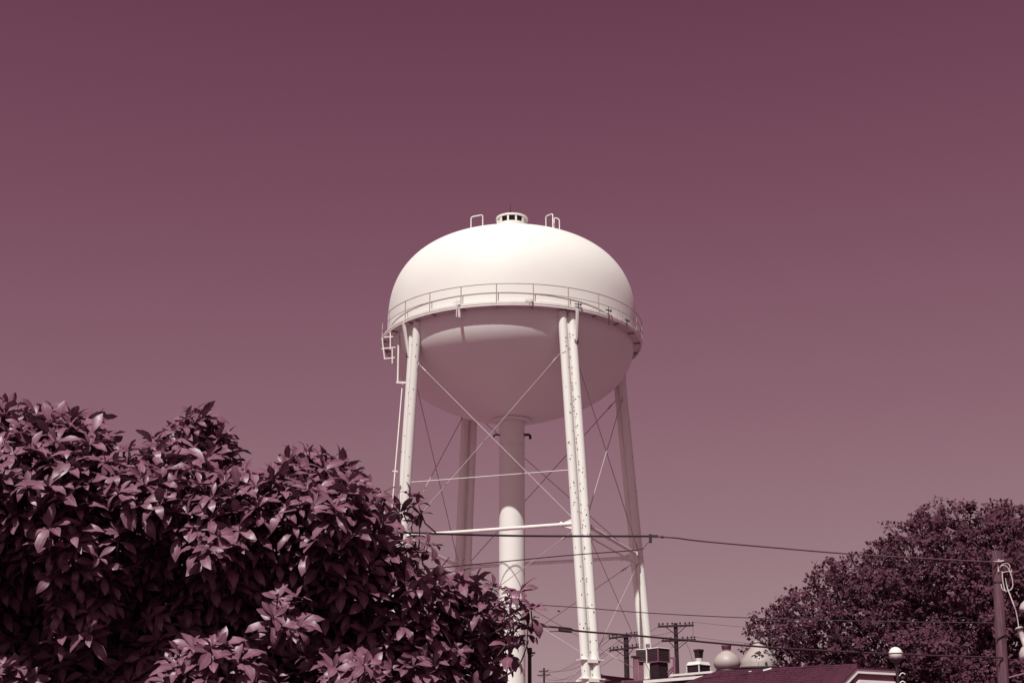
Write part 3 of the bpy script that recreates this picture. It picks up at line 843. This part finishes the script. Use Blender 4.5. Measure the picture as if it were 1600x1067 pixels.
def edge_dist(x, z, line):
    d = np.full(np.shape(x), 1e9)
    for (x0, z0), (x1, z1) in zip(line[:-1], line[1:]):
        dx, dz = x1 - x0, z1 - z0
        t_ = np.clip(((x - x0) * dx + (z - z0) * dz) / (dx * dx + dz * dz + 1e-12), 0, 1)
        d = np.minimum(d, np.hypot(x - x0 - t_ * dx, z - z0 - t_ * dz))
    return d

def vnoise(P, freq, seed):
    """cheap smooth value noise"""
    q = P * freq + seed * 17.3
    i = np.floor(q).astype(np.int64); f = q - i; f = f * f * (3 - 2 * f)
    def h(a): 
        n = (a[..., 0] * 374761393 + a[..., 1] * 668265263 + a[..., 2] * 2147483647 + seed * 974711) & 0x7fffffff
        n = ((n ^ (n >> 13)) * 1274126177) & 0x7fffffff
        return (n & 0xffff) / 65535.0
    out = 0
    for dx in (0, 1):
        for dy in (0, 1):
            for dz in (0, 1):
                w = (f[..., 0] if dx else 1 - f[..., 0]) * (f[..., 1] if dy else 1 - f[..., 1]) * (f[..., 2] if dz else 1 - f[..., 2])
                out = out + w * h(i + np.array([dx, dy, dz]))
    return out

# ------------------------------------------------------------------ broad-leaved shrub in front
YC = 7.0
OUT = [(-420, 640), (-300, 600), (-120, 590), (0, 618), (35, 650), (90, 656), (150, 652), (168, 676), (205, 716), (252, 716), (268, 668), (318, 632), (350, 664),
       (356, 738), (385, 756), (440, 756), (452, 704), (492, 698), (545, 716), (556, 742), (596, 756), (604, 790), (608, 830), (622, 862), (652, 884), (690, 884), (726, 896), (762, 912), (790, 930), (806, 968), (790, 1004), (800, 1040), (822, 1075), (812, 1130), (770, 1250)]
line = [((at(x, y + 19, YC)).x, (at(x, y + 19, YC)).z) for x, y in OUT]
zb = .9
poly = line + [(line[-1][0] - .3, zb), (line[0][0], zb)]
xs = [p[0] for p in poly]; zs = [p[1] for p in poly]
shrub = thing('broadleaf_shrub', 'big glossy leaved shrub with whorled leaves filling the near left corner', 'shrub', ((min(xs) + max(xs)) / 2, YC, 0))
SH = [at(x, y, YC) for x, y in ((-420, 640), (0, 645), (150, 665), (300, 705), (450, 738), (560, 765), (620, 800), (700, 905), (800, 960), (860, 1060))]
SHX = [p.x for p in SH]; SHZ = [p.z for p in SH]
def half_depth(x, z):
    d = edge_dist(x, z, line)
    below = np.interp(x, SHX, SHZ) - z                # depth under the shoulder line
    t_ = np.clip(np.maximum(d * .55, np.minimum(below, edge_dist(x, z, line[-14:]) * 1.2)) / 1.0, 0, 1)
    return 1.05 * np.sqrt(np.clip(1 - (1 - t_) ** 2, 0, 1)) + .05

shoots = []       # pos, dir, scale, exposure
N = 60000
X = nr.uniform(min(xs), max(xs), N); Z = nr.uniform(zb, max(zs), N)
ok = in_poly(X, Z, poly); X, Z = X[ok], Z[ok]
hd = half_depth(X, Z)
side = nr.random(len(X))
# outer shell, hung back in clumps
depth = np.abs(nr.normal(0, .12, len(X)))
cl_ = vnoise(np.stack([X, Z, Z * 0 + 3], 1), 1.9, 3) * .75 + vnoise(np.stack([X, Z, Z * 0 + 9], 1), 4.2, 8) * .25
pxl = 800 + FPX * X / YC
low = np.clip((3.02 - Z) / .5, 0, 1)
cl2 = vnoise(np.stack([X, Z, Z * 0 + 5], 1), 3.4, 31)              # the lower front hangs back under the bulging top
recess = (np.clip(.50 - cl_, 0, .4) * (.45 + 1.6 * low)) + low * .80 * np.clip(hd, 0, 1) * np.where(cl2 > .62, .34, .90)
sign = np.where(side < .80, -1, 1)
Y = YC + sign * np.clip(hd - depth - np.where(sign < 0, recess, 0), -.3, 2)
keep = nr.random(len(X)) < np.where(sign < 0, np.clip(1.15 - 1.0 * low * (cl_ < .52), .15, 1), .35)
X, Y, Z, hd, sign, cl_, low = (a[keep] for a in (X, Y, Z, hd, sign, cl_, low))
# thin to a minimum spacing with a grid
cell = .088
seen = {}
order = nr.permutation(len(X))
chosen = []
for i in order:
    kx = (int(X[i] / cell), int(Y[i] / (cell * 1.3)), int(Z[i] / cell))
    if kx in seen: continue
    seen[kx] = 1; chosen.append(i)
chosen = np.array(chosen)
ed = edge_dist(X, Z, line)
for i in chosen:
    p = np.array([X[i], Y[i], Z[i]])
    e_ = np.exp(-ed[i] / .35)
    d = np.array([nr.normal(0, .30), sign[i] * (.80 - .45 * e_) + nr.normal(0, .2), .72 + .5 * e_ + nr.normal(0, .15)])
    if p[0] > -.9: d[0] += .35
    shoots.append((p, d / np.linalg.norm(d), nr.uniform(.8, 1.2), 1.0))
# stray tip shoots along the skyline
cum = []
for (a, b) in zip(line[:-1], line[1:]):
    L = math.hypot(b[0] - a[0], b[1] - a[1]); n = max(1, int(L / .10))
    for j in range(n):
        t_ = (j + nr.random()) / n
        p = np.array([a[0] + (b[0] - a[0]) * t_, YC + nr.normal(0, .12), a[1] + (b[1] - a[1]) * t_])
        nx, nz = -(b[1] - a[1]) / L, (b[0] - a[0]) / L
        d = np.array([nx * .5 + nr.normal(0, .25), nr.normal(-.15, .25), max(.25, nz) + .5])
        p[0] += nr.normal(0, .02) - nx * .03; p[2] += nr.normal(0, .025) - nz * .03
        shoots.append((p, d / np.linalg.norm(d), nr.uniform(.85, 1.15), 1.0))
# a few taller sprigs
for (x, y, D) in ((15, 628, 6.9), (112, 640, 7), (148, 648, 7), (300, 652, 6.9), (325, 668, 7), (340, 690, 7), (290, 668, 7), (482, 704, 6.9), (470, 712, 7), (505, 712, 7), (528, 716, 7), (540, 724, 7), (425, 738, 7),
                  (545, 752, 6.8), (615, 768, 6.8), (590, 770, 6.9), (655, 780, 6.8), (640, 765, 6.8), (668, 842, 6.7), (650, 850, 6.8), (625, 790, 6.8), (630, 835, 6.75), (680, 870, 6.8), (700, 880, 6.8), (640, 880, 6.7), (720, 885, 6.8), (745, 900, 6.8), (770, 905, 6.8), (640, 812, 6.8), (655, 900, 6.6), (610, 850, 6.7), (812, 915, 6.7), (830, 942, 6.7), (825, 968, 6.75), (800, 925, 6.6), (795, 1000, 6.7), (830, 1050, 6.7), (815, 1035, 6.8)):
    p = np.array(at(x, y + 12, D)); d = np.array([nr.normal(.1, .25), nr.normal(-.1, .25), 1.0])
    shoots.append((p, d / np.linalg.norm(d), nr.uniform(.95, 1.2), 1.0))
# interior mass
N = 9000
X = nr.uniform(min(xs), max(xs), N); Z = nr.uniform(zb, max(zs), N)
ok = in_poly(X, Z, poly); X, Z = X[ok], Z[ok]
hd = half_depth(X, Z); ed_ = edge_dist(X, Z, line)
Y = YC + hd * nr.uniform(-.30, .9, len(X))
hole = (np.exp(-(((800 + FPX * X / Y) - 585) / 60) ** 2 - ((Z - at(585, 880, 7).z) / .10) ** 2))
keep = (ed_ > .10) & (nr.random(len(X)) > hole)
for i in np.where(keep)[0][:2600]:
    p = np.array([X[i], Y[i], Z[i]])
    d = np.array([nr.normal(0, .5), nr.normal(-.1, .5), .6 + nr.normal(0, .3)])
    shoots.append((p, d / np.linalg.norm(d), nr.uniform(.9, 1.3), 0.0))
# fewer shoots towards the right end, where the sky shows through
lv_var = []
for (L, Wd, bend, fold) in ((.125, .047, .75, .26), (.115, .046, 1.15, .22), (.13, .046, 1.5, .30), (.106, .044, .45, .24), (.135, .050, 1.0, .18), (.112, .042, 1.9, .24), (.082, .030, .6, .42), (.122, .051, 1.3, .15)):
    q_ = len(lv_var); lv_var.append(leaf_arrays(L, Wd, bend, fold, 5, (.5, -.4, .2, -.7, .7, -.2, 0, .35)[q_], (.0, .25, .4, .1, .3, .2, 0, .35)[q_]))
frames = []; ids = []; meta = []
twigs = MB()
for (p, d, sc, ex) in shoots:
    px_ = 800 + FPX * p[0] / p[1]
    if px_ > 560 and ex == 0.0 and nr.random() < .55: continue
    if px_ > 560 and ex > 0 and nr.random() < .22: continue
    ref = np.array([0, 0, 1.0]) if abs(d[2]) < .9 else np.array([1.0, 0, 0])
    u = np.cross(d, ref); u /= np.linalg.norm(u); w = np.cross(d, u)
    n1 = nr.integers(6, 9) if ex > 0 else nr.integers(5, 7)
    a0 = nr.uniform(0, 6.28)
    for whorl in range(2):
        cnt = n1 if whorl == 0 else nr.integers(2, 5)
        base = p - d * (.035 * whorl) * sc
        for j in range(cnt):
            a = a0 + 6.283 * j / cnt + nr.normal(0, .14) + whorl * .5
            tilt = nr.uniform(.72, 1.15) if whorl == 0 else nr.uniform(1.15, 1.6)
            if whorl == 0 and j % 5 == 3: tilt = nr.uniform(.15, .45)
            r = u * math.cos(a) + w * math.sin(a)
            dd = d * math.cos(tilt) + r * math.sin(tilt)
            nn = d * math.sin(tilt) - r * math.cos(tilt)
            nn = nn + .15 * nr.normal(0, 1, 3)
            vi = nr.integers(0, 8)
            if whorl == 0 and tilt < .5: vi = (0, 3, 6)[nr.integers(0, 3)]
            frames.append(frame_from(dd, nn, base + dd * .006, sc * nr.uniform(.56, .98)))
            ids.append(vi); meta.append(ex)
    if ex > 0:
        q0 = Vector(p); q1 = Vector(p - d * .08); q2 = q1 + Vector((nr.normal(0, .03), .07 if p[1] < YC else -.07, -.03))
        twigs.tube([q0, q1, q2], [.0028, .0036, .004], 4, False)
frames = np.array(frames); ids = np.array(ids); meta = np.array(meta)
# the 300 leaves that show largest are parts of their own
C = frames[:, :, 3] + frames[:, :, 0] * .05
dep = C[:, 1] * cs + (C[:, 2] - CAM_Z) * sn
ppx = 800 + FPX * C[:, 0] / dep
ppy = 533.5 - FPX * (-C[:, 1] * sn + (C[:, 2] - CAM_Z) * cs) / dep
size = np.linalg.norm(frames[:, :, 0], axis=1) * np.array([.125, .115, .13, .106, .135, .112, .082, .122])[ids]
face = np.abs(frames[:, 1, 2]) * 1.0
score = size / dep * (.35 + np.clip(face / np.linalg.norm(frames[:, :, 2], axis=1), 0, 1))
vis = (ppx > 5) & (ppx < 860) & (ppy > 590) & (ppy < 1060) & (meta > 0)
best = {}
for i in np.where(vis)[0]:
    kx = (int(ppx[i] / 14), int(ppy[i] / 14))
    if kx not in best or dep[i] < dep[best[kx]]: best[kx] = i
cand = sorted(best.values(), key=lambda i: -score[i])[:299]
single = np.zeros(len(frames), bool); single[cand] = True
leaf_me = []
for (lv, lf) in lv_var:
    me = bpy.data.meshes.new('leaf'); me.from_pydata([tuple(v) for v in lv], [], [tuple(int(i) for i in f) for f in lf])
    me.polygons.foreach_set('use_smooth', [True] * len(lf)); me.materials.append(M_leaf)
    me.attributes.new('rib', 'FLOAT', 'POINT').data.foreach_set('value', [float(k_ % 3 == 1) for k_ in range(len(lv))]); leaf_me.append(me)
so = Vector(shrub.location)
for i in cand:
    o = bpy.data.objects.new('leaf', leaf_me[ids[i]]); col.objects.link(o); o.parent = shrub
    F = frames[i]
    o.matrix_local = Matrix(((F[0, 0], F[0, 1], F[0, 2], F[0, 3] - so.x), (F[1, 0], F[1, 1], F[1, 2], F[1, 3] - so.y), (F[2, 0], F[2, 1], F[2, 2], F[2, 3] - so.z), (0, 0, 0, 1)))
scatter('foliage', lv_var, frames[~single], ids[~single], M_leaf, shrub)
# stems
tw = twigs.build('twigs', M_twig, shrub); tw['kind'] = 'stuff'
for i in range(7):
    x0 = -3.4 + i * .42 + rng.uniform(-.1, .1)
    tip = Vector((x0 + rng.uniform(-.5, .5), YC + rng.uniform(-.3, .3), 2.7 + rng.uniform(-.2, .5) - max(0, x0 + .8) * .7))
    b = Vector((x0 * .75 - .5, YC + .2 + rng.uniform(-.2, .2), 0))
    mid = (b + tip) / 2 + Vector((rng.uniform(-.12, .12), rng.uniform(-.1, .1), 0))
    MB().tube(smooth([b, mid, tip], 5), [.05 - .035 * j / 10 for j in range(11)], 8).build('stem', M_bark, shrub)
br = MB()
for i in range(60):
    x0 = rng.uniform(-3.3, -.2); zt = rng.uniform(2.2, 3.2) - max(0, x0 + 1) * .5
    b = Vector((x0, YC + rng.uniform(-.2, .3), zt - .5)); tip = b + Vector((rng.uniform(-.35, .45), rng.uniform(-.5, .3), rng.uniform(.25, .55)))
    br.tube(smooth([b + Vector((0, .4, 0)), (b + tip) / 2 + Vector((rng.uniform(-.05, .05), .35, -.04)), tip + Vector((0, .25, 0))], 4), [.010 - .0009 * j for j in range(9)], 5, False)
for (pa, pb_) in (((735, 1000), (815, 945)), ((700, 960), (800, 930)), ((610, 930), (668, 842)), ((640, 900), (655, 800)), ((780, 1060), (826, 1000)), ((560, 870), (615, 790))):
    a, b = at(*pa, 6.9), at(*pb_, 6.75)
    br.tube(smooth([a, (a + b) / 2 + Vector((.02, 0, -.03)), b], 4), [.006 - .0005 * j for j in range(9)], 5, False)
bo = br.build('branches', M_twig, shrub); bo['kind'] = 'stuff'

# ------------------------------------------------------------------ maple on the right
YM = 60.0
OUTM = [(1238, 1085), (1222, 1045), (1208, 1012), (1196, 992), (1174, 972), (1181, 930), (1196, 905), (1215, 912), (1246, 915), (1244, 890), (1275, 882), (1308, 868), (1345, 864), (1370, 880), (1356, 850), (1372, 822), (1402, 808),
        (1420, 790), (1450, 784), (1478, 792), (1500, 786), (1530, 790), (1546, 774), (1575, 788), (1600, 784), (1650, 776), (1720, 800), (1790, 850), (1830, 930), (1840, 1030), (1820, 1110)]
OUTM = [(x + np.interp(x, [1170, 1420, 1600], [22, 8, 0]), y + 17) for x, y in OUTM]
linem = [(at(x, y, YM).x, at(x, y, YM).z) for x, y in OUTM]
zbm = 3.2
polym = linem + [(linem[-1][0] - 2, zbm), (linem[0][0] + 2, zbm)]
xm = [p[0] for p in polym]; zm = [p[1] for p in polym]
TXm = at(1545, 900, YM).x
maple = thing('maple_tree', 'large dark leafy maple rising behind the wooden pole and globe lamp', 'tree', (TXm, YM, 0))
N = 14000
X = nr.uniform(min(xm), max(xm), N); Z = nr.uniform(zbm, max(zm), N)
ok = in_poly(X, Z, polym); X, Z = X[ok], Z[ok]
ed = edge_dist(X, Z, linem)
t_ = np.clip(ed / 5.0, 0, 1); hd = 6.5 * np.sqrt(1 - (1 - t_) ** 2) + .3
nz = vnoise(np.stack([X, Z, Z * 0], 1), .55, 4)
Yd = nr.choice([-1, -1, -1, 1], len(X)) * (hd * (1 - np.abs(nr.normal(0, .16, len(X)))) - 2.6 * np.clip(.5 - nz, 0, .5) * np.clip(hd / 3, 0, 1))
P = np.stack([X, YM + Yd, Z], 1)
# lobes of foliage on a minimum spacing, each a leafy cap that is dense above and open below
cellm = 1.16; seen = {}; cen = []
for i in nr.permutation(len(P)):
    kx = tuple(np.floor(P[i] / cellm).astype(int))
    if kx in seen: continue
    if vnoise(P[i:i + 1], .6, 21)[0] < .26 and ed[i] > 1.0: continue
    seen[kx] = 1; cen.append(i)
mv = []
for (L, Wd, bend, fold) in ((.155, .135, .5, .25), (.13, .125, .9, .2), (.17, .125, .2, .3)):
    mv.append(leaf_arrays(L, Wd, bend, fold, 2))
fr_ = []; idm = []
lim = MB()
for i in cen:
    c = P[i]
    rad = min(nr.uniform(.45, 1.15), .42 + ed[i] * .8)
    if ed[i] < 1.0: c = c + np.array([nr.normal(0, .15), 0, nr.normal(.05, .3)])
    c = c - np.array([0, 0, rad * .35])
    out = np.array([(c[0] - TXm) * .35, (c[1] - YM) * .5, 3.2]); out /= np.linalg.norm(out)
    cnt = int(150 * rad ** 1.7)
    tips = nr.normal(0, 1, (max(4, cnt // 9), 3)); tips[:, 2] = tips[:, 2] * .8 + .35
    tips /= np.linalg.norm(tips, axis=1)[:, None]
    for tp in tips:
        tc_ = c + tp * rad * np.array([1.1, 1.1, .75]) * nr.uniform(.75, 1.12)
        for j in range(14):
            q = tc_ + nr.normal(0, .11, 3) * np.array([1, 1, .7])
            nn = tp * .8 + out * .9 + nr.normal(0, .38, 3)
            dd = tp + nr.normal(0, .8, 3) + np.array([0, 0, -.3])
            fr_.append(frame_from(dd, nn, q, nr.uniform(.75, 1.25))); idm.append(nr.integers(0, 3))
        if nr.random() < .25: lim.tube([Vector(c - np.array([0, 0, rad * .3])), Vector((c + tc_) / 2 + nr.normal(0, .05, 3)), Vector(tc_)], [.022, .014, .006], 4, False)
    b0_ = c + np.array([(TXm - c[0]) * .12, (YM - c[1]) * .12, -.8])
    lim.tube([Vector(b0_), Vector((b0_ + c) / 2 + nr.normal(0, .08, 3)), Vector(c)], [.045, .032, .02], 5, False)
N2 = 15000                                           # sparse leaves deep in the crown
X = nr.uniform(min(xm), max(xm), N2); Z = nr.uniform(zbm, max(zm), N2)
ok = in_poly(X, Z, polym) & (edge_dist(X, Z, linem) > 1.2); X, Z = X[ok], Z[ok]
hole = np.exp(-((X - at(1425, 985, YM).x) / .55) ** 2 - ((Z - at(1425, 985, YM).z) / .35) ** 2) + np.exp(-((X - at(1300, 985, YM).x) / 1.6) ** 2 - ((Z - at(1300, 985, YM).z) / .8) ** 2) * .8
kp = nr.random(len(X)) > hole; X, Z = X[kp], Z[kp]
for x, z in zip(X, Z):
    q = np.array([x, YM + nr.uniform(-3, 4), z])
    fr_.append(frame_from(nr.normal(0, 1, 3), np.array([nr.normal(0, .5), nr.normal(-.3, .5), 1.0]), q, nr.uniform(1.3, 2.4))); idm.append(nr.integers(0, 3))
fr_ = np.array(fr_); idm = np.array(idm)
scatter('crown', mv, fr_, idm, M_leaf2, maple)
lo_ = lim.build('twigs', M_bark, maple); lo_['kind'] = 'stuff'
trunk = MB().tube(smooth([(TXm, YM, 0), (TXm + .1, YM, 2), (TXm - .1, YM + .1, 4.5), (TXm + .1, YM, 8), (TXm, YM, 11.5)], 4), [.62 - .032 * j for j in range(17)], 16).build('trunk', M_bark, maple)
for i in range(16):
    z0 = 2.8 + i * .5
    ang = i * 2.4
    tx, tz = [(-8.2, 6.4), (-6.0, 8.2), (5, 7)][i % 3] if i < 6 else (rng.uniform(-6, 6), rng.uniform(8, 12.5))
    a = Vector((TXm, YM, z0)); b = Vector((TXm + tx, YM + math.sin(ang) * 3.0, max(z0 + 1, tz)))
    mid = a.lerp(b, .5) + Vector((0, 0, -.35 + rng.uniform(-.3, .3)))
    MB().tube(smooth([a, mid, b], 6), [.20 - .014 * j for j in range(13)], 8).build('limb', M_bark, maple)
print('leaves', len(frames), 'maple', len(fr_))
